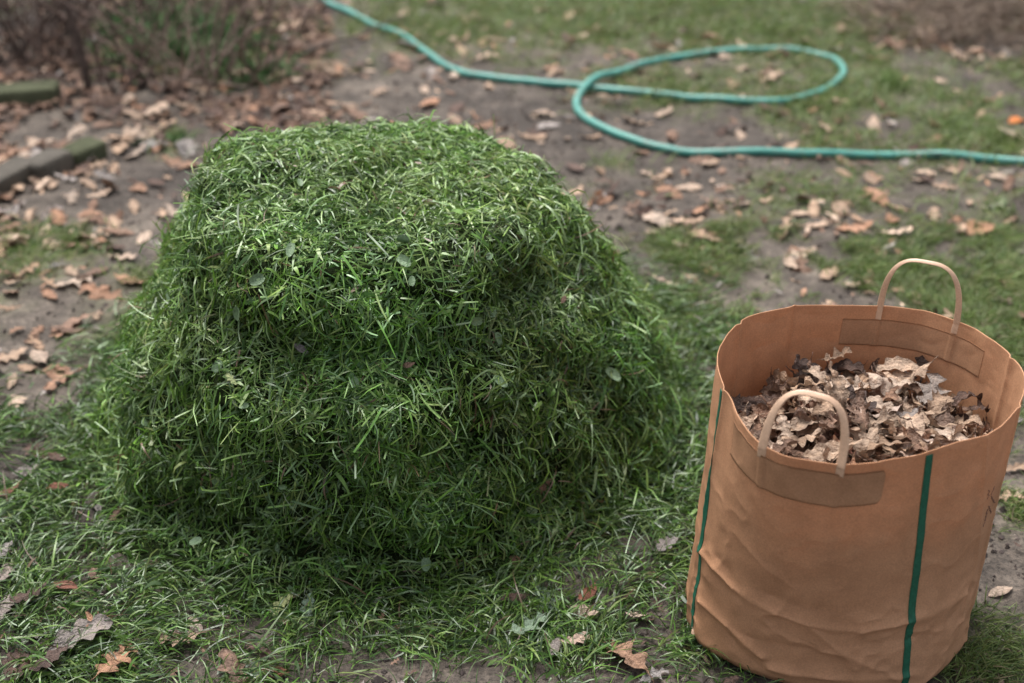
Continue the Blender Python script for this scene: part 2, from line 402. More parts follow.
# clippings on the ground round the pile
def ground_blades(N, denf, xr, yr, lo, hi, wlo, whi, up, cols, seg=3, zoff=(0, .01)):
    P = []; tot = 0
    while tot < N:
        x = RNG.uniform(*xr, N*2); y = RNG.uniform(*yr, N*2); k = RNG.random(N*2) < denf(x, y)
        P.append(np.stack([x[k], y[k]], -1)); tot += k.sum()
        if tot == 0: break
    P = np.vstack(P)[:N]; x, y = P[:, 0], P[:, 1]
    base = np.stack([x, y, gh(x, y)+RNG.uniform(*zoff, N)], -1)
    a = RNG.uniform(0, 2*math.pi, N); sw = fbm(x*7, y*7, o=2, seed=70)*3; a = np.where(RNG.random(N) < .5, a, sw+RNG.normal(0, .5, N))
    d = np.stack([np.cos(a), np.sin(a), RNG.uniform(up[0], up[1], N)], -1)
    nn = np.tile((0, 0, 1.), (N, 1))
    L = lo+(hi-lo)*RNG.random(N)**1.5
    return blades(base, d, nn, L, RNG.uniform(wlo, whi, N), RNG.normal(.1, .2, N), RNG.normal(0, .25, N), RNG.uniform(0, .3, N), cols(N), seg)
mb = MB()
x0, x1, y0, y1 = PC[0]-1.25, PC[0]+.95, PC[1]-.95, PC[1]+.9
for args in ((46000, .02, .055, .0016, .0036, (-.05, .5)), (7000, .04, .09, .0018, .0038, (.0, .6)), (2500, .015, .04, .004, .008, (-.05, .3)), (22000, .005, .018, .0012, .003, (-.1, .4))):
    V, Q, c = ground_blades(args[0], clip_den, (x0, x1), (y0, y1), *args[1:5], args[5], lambda N: grass_cols(N, .05)*.66, 4, (.0, .018))
    mb.add(V, Q); mb.C[-1] = c
tag(link('grass_clippings', mb.mesh('grass_clippings'), M_blade), 'loose green clippings strewn on the soil around the heap', 'grass clippings', kind='stuff')

# living short grass
def lawn_cols(N):
    c = np.array([(.10, .155, .035), (.14, .19, .05), (.07, .12, .03), (.18, .19, .075), (.21, .16, .10)])
    return c[RNG.choice(5, N, p=[.35, .28, .2, .1, .07])]*RNG.uniform(.75, 1.25, (N, 1))
mb = MB()
gd = lambda x, y: green(x, y)**1.5*.9
V, Q, c = ground_blades(34000, gd, (-.7, 1.9), (1.1, 2.9), .012, .042, .0012, .0024, (.1, 1.1), lawn_cols, 3); mb.add(V, Q); mb.C[-1] = c
V, Q, c = ground_blades(120000, gd, (-2.4, 2.6), (2.6, 6.2), .015, .055, .002, .0045, (.1, 1.2), lawn_cols, 2); mb.add(V, Q); mb.C[-1] = c
tag(link('grass', mb.mesh('grass'), M_lawn), 'short thin green turf growing in patches over the soil', 'grass', kind='stuff')

# ------------------------------------------------------------------ leaves
def leaf_arrays(kind, fold, curl, twist, crump, seed, ns=34, nw=9):
    rr = np.random.default_rng(seed)
    s = np.linspace(0, 1, ns); v = np.linspace(-1, 1, nw)
    S, Vv = np.meshgrid(s, v, indexing='ij')
    if kind == 'oak':
        env = .30*np.sin(np.pi*np.clip(s*.93+.05, 0, 1))**.75*(.62+.55*s); nl = 3.6; dep = .55
        lob = (.5+.5*np.cos(2*np.pi*(s*nl-.15)))**.8; w0 = env*(1-dep*(1-lob)*np.sin(np.pi*np.clip(s, .02, .93))**.5); fwd = .16
    elif kind == 'pointed oak':
        env = .40*np.sin(np.pi*np.clip(s*.95+.03, 0, 1))**.8*(.7+.4*s); nl = 3.0; ph = (s*nl-.1) % 1
        lob = np.maximum(0, 1-np.abs(ph-.55)/.45)**1.5; w0 = env*(.24+.76*lob); fwd = .24
    else:
        w0 = .23*np.sin(np.pi*np.clip(s, .0, 1))**.8*(1.1-.25*s); fwd = .05
    w0 = np.maximum(w0, .006); w0[-1] = .004
    jl = 1+.16*fbm(s*5+seed, 1.7, seed=seed)[:, None]; jr = 1+.16*fbm(s*5+seed, 8.7, seed=seed+3)[:, None]
    W = w0[:, None]*np.where(Vv < 0, jl, jr)
    y = W*Vv; x = S+fwd*np.abs(y)*1.0*(1 if kind != 'oval' else .4)
    z = crump*.10*fbm(x*4+seed, y*6, o=3, seed=seed+5)+crump*.03*np.sin(x*26)*np.abs(Vv)
    # fold / roll across
    k = fold*6+1e-4; z = z+(1-np.cos(k*y*1.0))/k*np.sign(1); y = np.sin(np.clip(k*y, -2.6, 2.6))/k
    # twist
    a = twist*(x-.5); y, z = y*np.cos(a)-z*np.sin(a), y*np.sin(a)+z*np.cos(a)
    # curl along
    k = curl*2.2+1e-4; xc = x-.5; x2 = np.sin(k*xc)/k-z*np.sin(k*xc); z2 = (1-np.cos(k*xc))/k+z*np.cos(k*xc)
    V = np.stack([x2, y, z2], -1).reshape(-1, 3); Q = grid_quads(ns, nw)
    vein = np.where(np.abs(Vv) < .1, 1.3, 1.0)*(1+.16*np.maximum(0, np.cos(2*np.pi*(S*9-np.abs(Vv)*1.2)))**6)
    edge = 1-.2*np.abs(Vv)**4
    C = np.repeat((vein*edge).reshape(-1, 1), 3, 1)
    # stalk
    p0 = V[nw//2]; p1 = V[nw+nw//2]; dr = (p0-p1); dr /= np.linalg.norm(dr)
    path = np.array([p0-dr*.03+(0, 0, .003), p0+dr*.07, p0+dr*.15+(0, .02, -.01)])
    tv, tq, tt = tube(path, [.009, .007, .009], 5)
    n0 = len(V); V = np.vstack([V, tv]); Q = np.vstack([Q, tq+n0]); C = np.vstack([C, np.full((len(tv), 3), .8)])
    V[:, 2] -= np.percentile(V[:, 2], 8)
    return V, Q, C, tt+n0
VAR = {}
def variants(key, kinds, n, folds, curls, crumps, seed0):
    L = []
    rr = random.Random(seed0)
    for i in range(n):
        k = kinds[i % len(kinds)]
        L.append((k, leaf_arrays(k, rr.uniform(*folds)*rr.choice((1, 1, -1)), rr.uniform(*curls)*rr.choice((1, -1)), rr.uniform(-.7, .7), rr.uniform(*crumps), seed0+i)))
    VAR[key] = L
variants('ground', ['oak', 'pointed oak', 'oval', 'oak', 'pointed oak', 'oval'], 18, (.03, .4), (.03, .38), (.4, 1.0), 100)
variants('bag', ['oak', 'pointed oak', 'oval', 'pointed oak'], 16, (.15, .7), (.2, .75), (.6, 1.3), 200)
LM = {k: [mesh_np('fallen_leaf' if k == 'ground' else 'dry_leaf', a[0], a[1], a[2], a[3]) for _, a in L] for k, L in VAR.items()}
for k in LM:
    for m_ in LM[k]: m_.materials.append(M_leaf)
PAL = {'pale tan': (.46, .34, .255), 'orange brown': (.33, .185, .115), 'tan': (.35, .24, .165), 'brown': (.19, .115, .08),
       'dark brown': (.085, .052, .040), 'grey': (.26, .225, .205), 'reddish brown': (.18, .075, .05), 'grey green': (.16, .22, .15), 'pale pinkish': (.50, .38, .31), 'yellowish green': (.30, .34, .16), 'bright orange': (.65, .22, .06)}
RECS = []
def put_leaf(key, name, kindname, P, size, rotz, colour, tiltx=0., tilty=0., jit=.12, normal=None):
    idx = [i for i, (k, _) in enumerate(VAR[key]) if k == kindname] or [0]
    i = random.choice(idx)
    o = bpy.data.objects.new(name, LM[key][i]); COL.objects.link(o)
    o.location = P
    if normal is not None:
        q = Vector(normal).to_track_quat('Z', 'Y'); o.rotation_euler = (q @ Euler((tiltx, tilty, rotz)).to_quaternion()).to_euler()
    else: o.rotation_euler = Euler((tiltx, tilty, rotz))
    o.scale = (size, size*random.uniform(.85, 1.15), size)
    jq = random.uniform(1-jit*1.6, 1+jit*1.3); jw = random.uniform(-.06, .06); c = [v*jq*(1+jw*(1-k)) for k, v in enumerate(PAL[colour])]; o.color = (*c, 1)
    RECS.append(dict(o=o, key=key, colour=colour, kind=kindname, size=size))
    return o
T_, O_, P_, B1, D_k, G_ = 'tan', 'orange brown', 'pale tan', 'brown', 'dark brown', 'grey'
OK, PO, OV = 'oak', 'pointed oak', 'oval'
HERO = [(25, 274, 28, T_, PO), (72, 287, 34, P_, PO), (93, 278, 30, B1, OV), (104, 297, 44, O_, PO), (51, 299, 20, O_, OK), (133, 285, 30, O_, OV), (70, 331, 34, B1, OV), (37, 343, 30, T_, OK), (40, 358, 36, P_, OV),
 (10, 356, 30, T_, OK), (65, 381, 42, O_, PO), (12, 382, 20, P_, OV), (17, 402, 26, P_, OK), (58, 371, 26, O_, OV), (28, 368, 24, T_, OV), (28, 476, 22, G_, OV), (11, 504, 24, 'reddish brown', OV), (60, 502, 18, 'reddish brown', OV), (7, 586, 34, G_, OK), (96, 584, 24, B1, OV),
 (68, 597, 26, 'reddish brown', OV), (80, 650, 58, G_, OK), (97, 634, 26, O_, PO), (181, 645, 36, T_, PO), (196, 630, 16, 'pale pinkish', OV), (117, 674, 50, O_, PO), (53, 673, 34, D_k, OV), (235, 679, 44, B1, OK), (276, 677, 24, 'reddish brown', OV),
 (283, 612, 24, 'yellowish green', OK), (310, 614, 26, 'grey green', OK), (9, 619, 30, G_, OK), (32, 610, 34, D_k, OK), (18, 672, 44, D_k, OK), (546, 604, 30, 'grey green', OK), (527, 636, 40, 'grey green', PO), (555, 655, 20, G_, OV), (585, 618, 24, P_, OV), (575, 648, 26, 'pale pinkish', OK),
 (587, 602, 22, 'reddish brown', OV), (637, 618, 18, 'pale pinkish', OV), (623, 660, 58, O_, PO), (667, 556, 24, G_, OK), (516, 569, 22, B1, OV), (514, 607, 24, D_k, OV), (653, 677, 28, G_, PO), (150, 462, 16, G_, OV), (102, 514, 16, G_, OK), (116, 525, 18, B1, OK), (152, 568, 18, D_k, OV), (38, 462, 30, D_k, OK), (60, 470, 24, D_k, OV),
 (1001, 590, 24, P_, OV), (1010, 498, 30, P_, PO), (1016, 466, 26, T_, OK), (1003, 645, 28, G_, OK), (960, 672, 22, D_k, OV), (926, 176, 26, P_, OK), (973, 229, 42, O_, OK), (854, 232, 32, O_, OK), (840, 211, 28, T_, OV), (815, 232, 26, P_, OV), (687, 227, 26, P_, OK), (740, 137, 18, P_, OK), (826, 127, 22, P_, OV), (771, 79, 26, P_, OK), (877, 199, 30, O_, OK),
 (993, 207, 26, G_, OK), (933, 218, 26, T_, OK), (1016, 123, 20, 'bright orange', OV), (689, 191, 22, P_, OV), (710, 166, 22, P_, OV), (1012, 136, 24, P_, OV), (891, 223, 18, O_, OK), (898, 42, 22, P_, OV), (715, 39, 20, T_, OK), (961, 58, 20, T_, OV), (680, 249, 28, P_, OV), (702, 243, 30, T_, OK), (750, 258, 26, G_, PO), (739, 246, 14, P_, OV), (799, 254, 16, O_, OK), (792, 269, 26, P_, OV), (710, 277, 22, O_, OV),
 (670, 291, 30, P_, OK), (829, 279, 28, P_, OV), (880, 257, 18, T_, OV), (924, 274, 24, B1, OK), (915, 301, 26, P_, OV), (999, 286, 32, T_, PO), (962, 230, 16, P_, OK), (1010, 266, 24, T_, OV), (1020, 352, 24, O_, OK), (865, 289, 16, T_, OV), (180, 163, 34, O_, OK), (138, 187, 22, O_, OV), (128, 101, 20, P_, OV), (91, 216, 22, O_, OV), (59, 222, 28, O_, OK), (89, 187, 24, T_, OK), (91, 248, 24, P_, OK),
 (122, 260, 26, P_, PO), (237, 129, 24, P_, OV), (213, 106, 26, T_, OK), (188, 110, 26, T_, OK), (73, 199, 26, P_, PO), (172, 213, 26, P_, PO), (144, 239, 22, P_, OV), (254, 60, 12, P_, OV), (89, 118, 18, O_, OV), (312, 38, 26, P_, OV), (636, 124, 26, T_, OK), (591, 141, 18, T_, OK), (664, 113, 24, P_, OV), (668, 173, 18, P_, OK), (656, 226, 34, P_, OV), (668, 198, 28, O_, OV), (604, 203, 24, O_, OV),
 (531, 139, 22, T_, OK), (483, 128, 24, O_, OK), (551, 71, 16, O_, OK), (430, 105, 26, O_, OV), (379, 95, 18, P_, PO), (567, 141, 12, P_, OV), (455, 122, 18, T_, OV), (800, 219, 18, P_, OV), (945, 190, 20, T_, OK), (1000, 180, 22, P_, OV), (870, 180, 20, T_, OV), (600, 172, 16, T_, OV), (720, 188, 14, P_, OV), (765, 205, 16, P_, OV), (5, 560, 22, G_, OV), (1016, 420, 22, G_, OV)]
def put_ground(px, py, sz, col, kd, tilt=.16):
    p = at(px, py); slant = math.hypot(p[1], CAMZ)
    z = float(gh(p[0], p[1])); size = sz/F*slant*random.uniform(.95, 1.1)
    cd = float(clip_den(np.array([p[0]]), np.array([p[1]]))[0]); z += .004+.017*cd
    size = min(max(size, .03), .13)*(1.28 if py < 330 else 1.2)
    return put_leaf('ground', 'fallen_leaf', kd, (p[0], p[1], z), size, random.uniform(0, 6.28), col, random.gauss(0, tilt), random.gauss(0, tilt))
for h in HERO: put_ground(*h)
# more leaves, random inside zones with their own density
ZR = [(0, 290, 90, 175, 46, 30), (0, 120, 170, 250, 18, 24), (0, 110, 250, 350, 10, 22), (300, 600, 20, 130, 18, 22), (600, 780, 170, 300, 12, 18), (820, 1024, 90, 250, 26, 20), (600, 860, 55, 110, 10, 16), (860, 1024, 240, 330, 7, 18), (120, 360, 60, 120, 22, 22)]
cols = [P_]*4+[T_]*4+[O_]*3+[B1]*3+[G_]
for a0, a1, b0, b1, n_, s_ in ZR:
    for k in range(n_):
        u, v = random.uniform(a0, a1), random.uniform(b0, b1)
        if 205 < u < 560 and v > 118: v = random.uniform(60, 115)
        put_ground(u, v, s_*random.uniform(.6, 1.15), random.choice(cols), random.choice((OK, PO, OV)))
NG = len(RECS)

# small leaves and scraps caught on the heap
def pile_hit(px, py):
    u, v = proj(cen); k = np.where((fn@np.array((0, -cp, sp))) > .1)[0]
    i = k[np.argmin((u[k]-px)**2+(v[k]-py)**2)]
    return cen[i]+fn[i]*.018, fn[i]
for (u, v, s_, col, kd, lab) in ((300, 352, 18, 'grey', OV, 'purplish grey oval leaf caught upright on the face of the grass heap'), (233, 385, 16, 'yellowish green', OK, 'small yellowish scrap of leaf on the left face of the heap'), (393, 132, 10, 'orange brown', OV, 'tiny orange scrap of leaf at the top back edge of the heap'),
                                (419, 174, 12, 'pale pinkish', OV, 'small pinkish scrap of leaf on the flat top of the heap'), (561, 306, 12, 'brown', OV, 'small brown leaf scrap high on the right face of the heap'), (545, 480, 22, 'brown', OK, 'brown leaf half buried low on the right face of the heap'), (330, 540, 16, 'grey', OV, 'grey leaf low on the front of the heap above the dark hollow'), (405, 372, 14, 'brown', OV, 'brown leaf scrap in the middle of the front face of the heap')):
    p, nn = pile_hit(u, v); sz = s_/F*2.1
    o = put_leaf('ground', 'fallen_leaf', kd, p, sz, random.uniform(0, 6), col, normal=nn); RECS.pop(); tag(o, lab, 'leaf', 'leaf scraps on the grass heap')

# ------------------------------------------------------------------ hose
HP = [(200, -60), (262, -30), (322, -2), (347, 9), (372, 21), (400, 33), (425, 51), (450, 67), (480, 76), (530, 82), (585, 85.5), (650, 92), (700, 97), (745, 100), (785, 99), (815, 92), (838, 80), (843, 68), (828, 56), (790, 48.5), (730, 48.5), (680, 54), (640, 64), (603, 79), (581, 94), (577, 108), (590, 122), (620, 136), (660, 148), (710, 153), (780, 153.5), (860, 151), (930, 152.5), (985, 157), (1030, 162), (1100, 170)]
hp = spline(np.array([at(a, b, .011)[:2].tolist()+[0] for a, b in HP]), 420)
HR = .0108
hp[:, 2] = gh(hp[:, 0], hp[:, 1])+HR*.9
crossp = at(588, 86)
s_ix = np.arange(420); dd = np.hypot(hp[:, 0]-crossp[0], hp[:, 1]-crossp[1])
hp[:, 2] += np.where(s_ix > 210, 2.05*HR*np.exp(-(dd/.10)**2), 0)
hp[:, 2] = np.convolve(np.pad(hp[:, 2], 3, 'edge'), np.ones(7)/7, 'valid')
V, Q, T = tube(hp, HR, 14)
m, nt, b, out = mat_new('green_rubber')
n = noise_node(nt, 12, 4); r = ramp(nt, n.outputs[0], [(.3, (.035, .185, .150)), (.7, (.065, .25, .205))]); nd = noise_node(nt, 30, 6, .7); rd = ramp(nt, nd.outputs[0], [(.52, (0, 0, 0)), (.72, (.7, .7, .7))]); nt.links.new(mixc(nt, r.outputs[0], (.12, .13, .10), rd.outputs[0], 'MIX'), b.inputs['Base Color'])
b.inputs['Roughness'].default_value = .42
tag(link('garden_hose', mesh_np('garden_hose', V, Q, None, T), m), 'teal green garden hose looped across the dirt and lawn behind the heap', 'hose')

# ------------------------------------------------------------------ the paper bag
BH = .385
rim_px = [(716, 365), (719, 350), (728, 336), (739, 327), (770, 315), (799, 307.5), (825, 305), (869, 306), (927, 311), (957, 323), (986, 340), (1012, 361), (1024, 378), (1025, 394), (1018, 409), (986, 433), (957, 446), (927, 454), (891, 460.5), (838, 467), (785, 457), (763, 446), (743, 425), (731, 403), (720, 385)]
rim = np.array([at(a, b, BH)[:2] for a, b in rim_px])
BC = np.array([(rim[:, 0].min()+rim[:, 0].max())/2, (rim[:, 1].min()+rim[:, 1].max())/2])
fr_px = [(696, 645), (720, 661), (764, 681), (810, 694), (858, 701), (905, 698), (938, 681), (958, 650)]
fr = np.array([at(a, b, 0)[:2] for a, b in fr_px])
BC0 = np.array([(fr[0, 0]+at(965, 625, 0)[0])/2, BC[1]-.01])
bk = 2*BC0-fr
base = np.vstack([fr, bk])
def polar(P, c, kw=25):
    a = np.arctan2(P[:, 1]-c[1], P[:, 0]-c[0]); r = np.hypot(P[:, 0]-c[0], P[:, 1]-c[1]); i = np.argsort(a); a, r = a[i], r[i]
    a = np.r_[a-2*np.pi, a, a+2*np.pi]; r = np.r_[r, r, r]
    g = np.linspace(-np.pi, np.pi, 721)[:-1]; q = np.interp(g, a, r)
    k = np.ones(kw)/kw
    for _ in range(2): q = np.convolve(np.r_[q[-(kw//2):], q, q[:kw//2]], k, 'valid')
    return q
rimr = polar(rim, BC, 7); baser = polar(base, BC0, 11)
def rad(tab, th): x = (np.mod(th+np.pi, 2*np.pi))/(2*np.pi)*720; i = np.floor(x).astype(int); f = x-i; return tab[i % 720]*(1-f)+tab[(i+1) % 720]*f
def bag0(th, t):
    th, t = np.broadcast_arrays(np.asarray(th, float), np.asarray(t, float))
    k = t**.9
    c = BC0[None]*(1-k[..., None])+BC[None]*k[..., None]
    r = rad(baser, th)*(1-k)+rad(rimr, th)*k
    r = r-.006*np.exp(-(t/.02)**2)
    x = c[..., 0]+r*np.cos(th); y = c[..., 1]+r*np.sin(th)
    r2 = .0035*fbm(np.cos(th)*2.2, np.sin(th)*2.2, t*3, o=3, seed=90)+.003*vnoise(np.cos(th)*3, np.sin(th)*3, 9, seed=91)*t
    x = x+r2*np.cos(th); y = y+r2*np.sin(th)
    z = BH*t+.006*t*vnoise(np.cos(th)*1.8, np.sin(th)*1.8, 4, seed=92)
    return np.stack(np.broadcast_arrays(x, y, z), -1)
thg = np.linspace(-np.pi, np.pi, 560, endpoint=False); tg = np.linspace(0, 1, 230)
BG = bag0(thg[None], tg[:, None])
bu, bv = proj(BG)
frontmask = (thg < .15) & (thg > -3.3)
def bag_hit(px, py):
    d = (bu-px)**2+(bv-py)**2; outw = np.sin(thg)[None]*(BG[..., 1]*0+1)
    d = np.where((np.cos(thg)*(BG[..., 0])+np.sin(thg)*BG[..., 1])[...] < 0, d, 1e9)
    i = np.unravel_index(np.argmin(d), d.shape); return BG[i], thg[i[1]], tg[i[0]]
CR = [([(703, 553), (716, 570), (734, 590)], .0045, .006), ([(702, 603), (728, 628), (762, 658)], .0055, .007), ([(734, 590), (770, 612), (808, 626), (860, 632)], .0035, .006),
      ([(860, 632), (906, 622), (962, 594)], .006, .008), ([(770, 668), (827, 678), (905, 676), (960, 640)], .0045, .007), ([(705, 612), (750, 640), (808, 650)], -.003, .009), ([(808, 626), (835, 650), (870, 668)], .003, .008),
      ([(716, 560), (770, 600), (850, 616)], -.004, .014), ([(870, 645), (910, 640), (955, 615)], -.004, .012), ([(700, 585), (730, 640), (760, 668)], -.003, .010), ([(985, 440), (975, 560), (955, 640)], .0025, .004), ([(950, 450), (942, 560), (925, 670)], .0012, .003)]
segs = []
for pts, amp, wd in CR:
    H_ = [bag_hit(*p)[0] for p in pts]
    for a_, b_ in zip(H_[:-1], H_[1:]): segs.append((a_, b_, amp, wd))
# fold lines seen on the inner back wall
THB = []
BAGW=0
def th_at(px, py, z=BH): p = at(px, py, z); return math.atan2(p[1]-BC[1], p[0]-BC[0])
for pp, amp in (((795, 308), .0045), ((739, 327), -.006), ((1012, 362), -.005), ((722, 393), .004), ((1018, 409), .004)):
    THB.append((th_at(*pp), amp))
def bag(th, t, off=0.0):
    P = bag0(th, t)
    th, t = np.broadcast_arrays(np.asarray(th, float), np.asarray(t, float))
    e = 1e-3
    n = np.cross(bag0(th+e, t)-bag0(th-e, t), bag0(th, np.clip(t+.004, 0, 1))-bag0(th, np.clip(t-.004, 0, 1)))
    n /= np.linalg.norm(n, axis=-1)[..., None]+1e-12
    D = np.zeros(P.shape[:-1])
    for a_, b_, amp, wd in segs:
        ab = b_-a_; L2 = ab@ab; q = np.clip(((P-a_)@ab)/L2, 0, 1); c_ = a_+q[..., None]*ab; d_ = np.linalg.norm(P-c_, axis=-1)
        pr = 1.3*amp*np.exp(-(d_/wd))
        D = np.where(np.abs(pr) > np.abs(D), pr, D) if amp > 0 else D+pr*.5
    cr = 1-np.abs(fbm(P[..., 0]*13, P[..., 1]*13, P[..., 2]*17, o=3, seed=140)); D = D+(.0042*cr**4)*(.35+.65*sstep(.6, .1, t))
    for tb, amp in THB:
        dth = np.abs(np.mod(th-tb+np.pi, 2*np.pi)-np.pi)*.2; D = D+amp*np.exp(-dth/.004)
    return P+n*(D+off)[..., None], n
bagr = thing('paper_yard_bag', 'open brown paper yard bag with two handles, filled with dry leaves', 'paper bag', (BC[0], BC[1], 0))
P, _ = bag(thg[None], tg[:, None])
V = P.reshape(-1, 3); Q = grid_quads(len(tg), len(thg), True)
nb = len(V); ring = V[:len(thg)]; V = np.vstack([V, [[BC0[0], BC0[1], .004]]]); T = [(nb, (i+1) % len(thg), i) for i in range(len(thg))]
V[:, 2] += .004
uvb = np.vstack([np.stack(np.broadcast_arrays(thg[None]*.2, tg[:, None]*BH), -1).reshape(-1, 2), [[0, 0]]])
me = mesh_np('paper_body', local(V, bagr), Q, None, T, True, uvb)
def mat_paper(name, c, tr=.32, mott=1.):
    m, nt, b, out = mat_new(name)
    n = noise_node(nt, 3.2, 6, .6); r = ramp(nt, n.outputs[0], [(.35, tuple(v*k for v, k in zip(c, (.90, .86, .83)))), (.65, tuple(v*k for v, k in zip(c, (1.06, 1.08, 1.1))))])
    n2 = noise_node(nt, 420, 3, .7); r2 = ramp(nt, n2.outputs[0], [(.3, (.84, .83, .82)), (.7, (1.12, 1.12, 1.12))])
    cc = mixc(nt, r.outputs[0], r2.outputs[0])
    n3 = noise_node(nt, 35, 5, .6); r3 = ramp(nt, n3.outputs[0], [(.35, (.92, .91, .9)), (.6, (1.03, 1.03, 1.03))]); cc = mixc(nt, cc, r3.outputs[0])
    nt.links.new(cc, b.inputs['Base Color']); b.inputs['Roughness'].default_value = .68; b.inputs['Specular IOR Level'].default_value = .3
    bump(nt, b, n3.outputs[0], .25, .004)
    translucent(nt, b, out, cc, tr); return m
M_paper = mat_paper('kraft_paper', (.58, .322, .182))
M_patch = mat_paper('kraft_patch', (.51, .285, .162), .28)
M_handle = mat_paper('kraft_handle', (.60, .40, .27), .05)  # paler than the bag paper: sky sheen on the handles put into the colour
M_handle.node_tree.nodes['Principled BSDF'].inputs['Roughness'].default_value = .42; M_handle.node_tree.nodes['Principled BSDF'].inputs['Specular IOR Level'].default_value = .8
o = link('paper_body', me, M_paper, bagr)
sm = o.modifiers.new('thickness', 'SOLIDIFY'); sm.thickness = .0011; sm.offset = -1

def strip_on_bag(th_t, ts, w_, off, th=.0008):
    """thin band following the bag's surface: centre angle th_t(t), width w_"""
    ths = np.array([th_t(t) for t in ts]); k = np.linspace(-.5, .5, 5)
    r = .19; TH = ths[:, None]+k[None]*w_/r; TT = np.broadcast_to(ts[:, None], TH.shape)
    P, n = bag(TH, TT, off); P2 = P-n*th; P[..., 2] += .004; P2[..., 2] += .004
    return P, P2
def slab(P, P2):
    n, m_ = P.shape[:2]; V = np.vstack([P.reshape(-1, 3), P2.reshape(-1, 3)]); Q = grid_quads(n, m_); N0 = n*m_
    Qs = [Q, Q[:, ::-1]+N0]
    for line in (np.arange(m_), (n-1)*m_+np.arange(m_), np.arange(n)*m_, np.arange(n)*m_+m_-1):
        a_, b_ = line[:-1], line[1:]; Qs.append(np.stack([a_, b_, b_+N0, a_+N0], -1))
    return V, np.vstack(Qs)
M_stripe = mat_plain('green_ink', (.014, .095, .055), .55, .3, 260, .75, 1.3, .1, .001)
for (pt, pb, wd) in (((722, 393), (692, 640), .0075), ((929, 457), (900, 694), .0105)):
    _, ta, va = bag_hit(*pt); _, tb, vb = bag_hit(*pb)
    ts = np.linspace(max(vb, .012), min(va, .999), 220)
    P, P2 = strip_on_bag(lambda t: tb+(ta-tb)*(t-vb)/(va-vb), ts, wd, .0010)
    V, Q = slab(P, P2); link('green_stripe', mesh_np('green_stripe', local(V, bagr), Q), M_stripe, bagr)

def patch(thc, tha, t0, t1, off, legs=()):
    k = np.linspace(-1, 1, 200); j = np.linspace(0, 1, 16); K, J = np.meshgrid(k, j, indexing='ij')
    TH = thc+K*tha; sh = 1-.0*K
    TT = t0+(t1-t0)*(.5+(J-.5)*(1-(.4 if off > 0 else 0)*np.clip((K-.94)/.06, 0, 1)**2))
    P, n = bag(TH, TT, off); rel = sum(np.exp(-((np.mod(TH-l+np.pi, 2*np.pi)-np.pi)*.19/.0048)**4) for l in legs)*.0017*np.sign(off); P = P+n*rel[..., None]; P2 = P-n*np.sign(off)*.0006; P[..., 2] += .004; P2[..., 2] += .004
    return slab(P, P2)
def ribbon(path, wdir, w_, th):
    path = np.asarray(path); T = np.gradient(path, axis=0); T /= np.linalg.norm(T, axis=1)[:, None]
    wdir = wdir-T*(wdir*T).sum(1)[:, None]; wdir /= np.linalg.norm(wdir, axis=1)[:, None]; N = np.cross(T, wdir)
    a = np.arange(12)*2*np.pi/12; ca = (np.sign(np.cos(a))*np.abs(np.cos(a))**.6)[None, :]*np.broadcast_to(np.asarray(w_), (len(path),))[:, None]/2; sa = np.sign(np.sin(a))*np.abs(np.sin(a))**.6*th/2
    V = (path[:, None]+wdir[:, None]*ca[:, :, None]+N[:, None]*sa[None, :, None]).reshape(-1, 3)
    n = len(path); T3 = [(0, k+1, k) for k in range(1, 11)]+[((n-1)*12, (n-1)*12+k, (n-1)*12+k+1) for k in range(1, 11)]
    return V, grid_quads(n, 12, True), T3
def handle(tha, thb, height, off, tdown, lean, width=.0105):
    Pa = [bag(tha, t, off)[0] for t in np.linspace(tdown, .995, 12)]; Pb = [bag(thb, t, off)[0] for t in np.linspace(.995, tdown, 12)]
    Pa = np.array(Pa).reshape(-1, 3); Pb = np.array(Pb).reshape(-1, 3)
    A_, Bb = Pa[-1], Pb[0]; mid = (A_+Bb)/2; ax = Bb-A_
    a = np.linspace(np.pi, 0, 40)[1:-1]
    inn = np.array([BC[0]-mid[0], BC[1]-mid[1], 0]); inn /= np.linalg.norm(inn)
    arc = []
    for q in a:
        cx_ = np.sign(math.cos(q))*abs(math.cos(q))**.62; sz_ = math.sin(q)**.80
        arc.append(mid+ax*.5*cx_*(1-.02*sz_)+np.array((0, 0, height*sz_))+inn*lean*sz_)
    path = np.vstack([Pa, arc, Pb]); path[:, 2] += .004
    path = spline(path[::2], 110)
    # flat side faces along the wall on the legs, rolls to face up over the top
    zz = (path[:, 2]-A_[2])/height; roll = np.clip(zz, 0, 1)**3*R(48)
    T = np.gradient(path, axis=0); T /= np.linalg.norm(T, axis=1)[:, None]
    inw = np.broadcast_to(inn, path.shape); s1 = np.cross(T, inw)
    wd = s1*np.cos(roll)[:, None]+inw*np.sin(roll)[:, None]
    V, Q, T3 = ribbon(path, wd, width*(1-.38*np.clip(zz, 0, 1)**2), .0014)
    return mesh_np('handle', local(V, bagr), Q, None, T3)
tha, thb = th_at(880, 306), th_at(957, 323)
link('handle', handle(tha, thb, .082, -.0022, .945, -.004, .0095), M_handle, bagr)
V, Q = patch((th_at(842, 305)+th_at(985, 340))/2-.02, abs(th_at(842, 305)-th_at(985, 340))/2, .835, .945, -.0018, (tha, thb)); link('handle_patch', mesh_np('handle_patch', local(V, bagr), Q), M_patch, bagr)
_, ta, _ = bag_hit(764, 448); _, tb, _ = bag_hit(840, 468)
link('handle', handle(ta, tb, .078, .0016, .955, .020, .0118), M_handle, bagr)
LG = (ta, tb); _, ta, _ = bag_hit(733, 440); _, tb, _ = bag_hit(884, 480)
V, Q = patch((ta+tb)/2, abs(ta-tb)/2, .835, .965, .0010, LG); link('handle_patch', mesh_np('handle_patch', local(V, bagr), Q), M_patch, bagr)

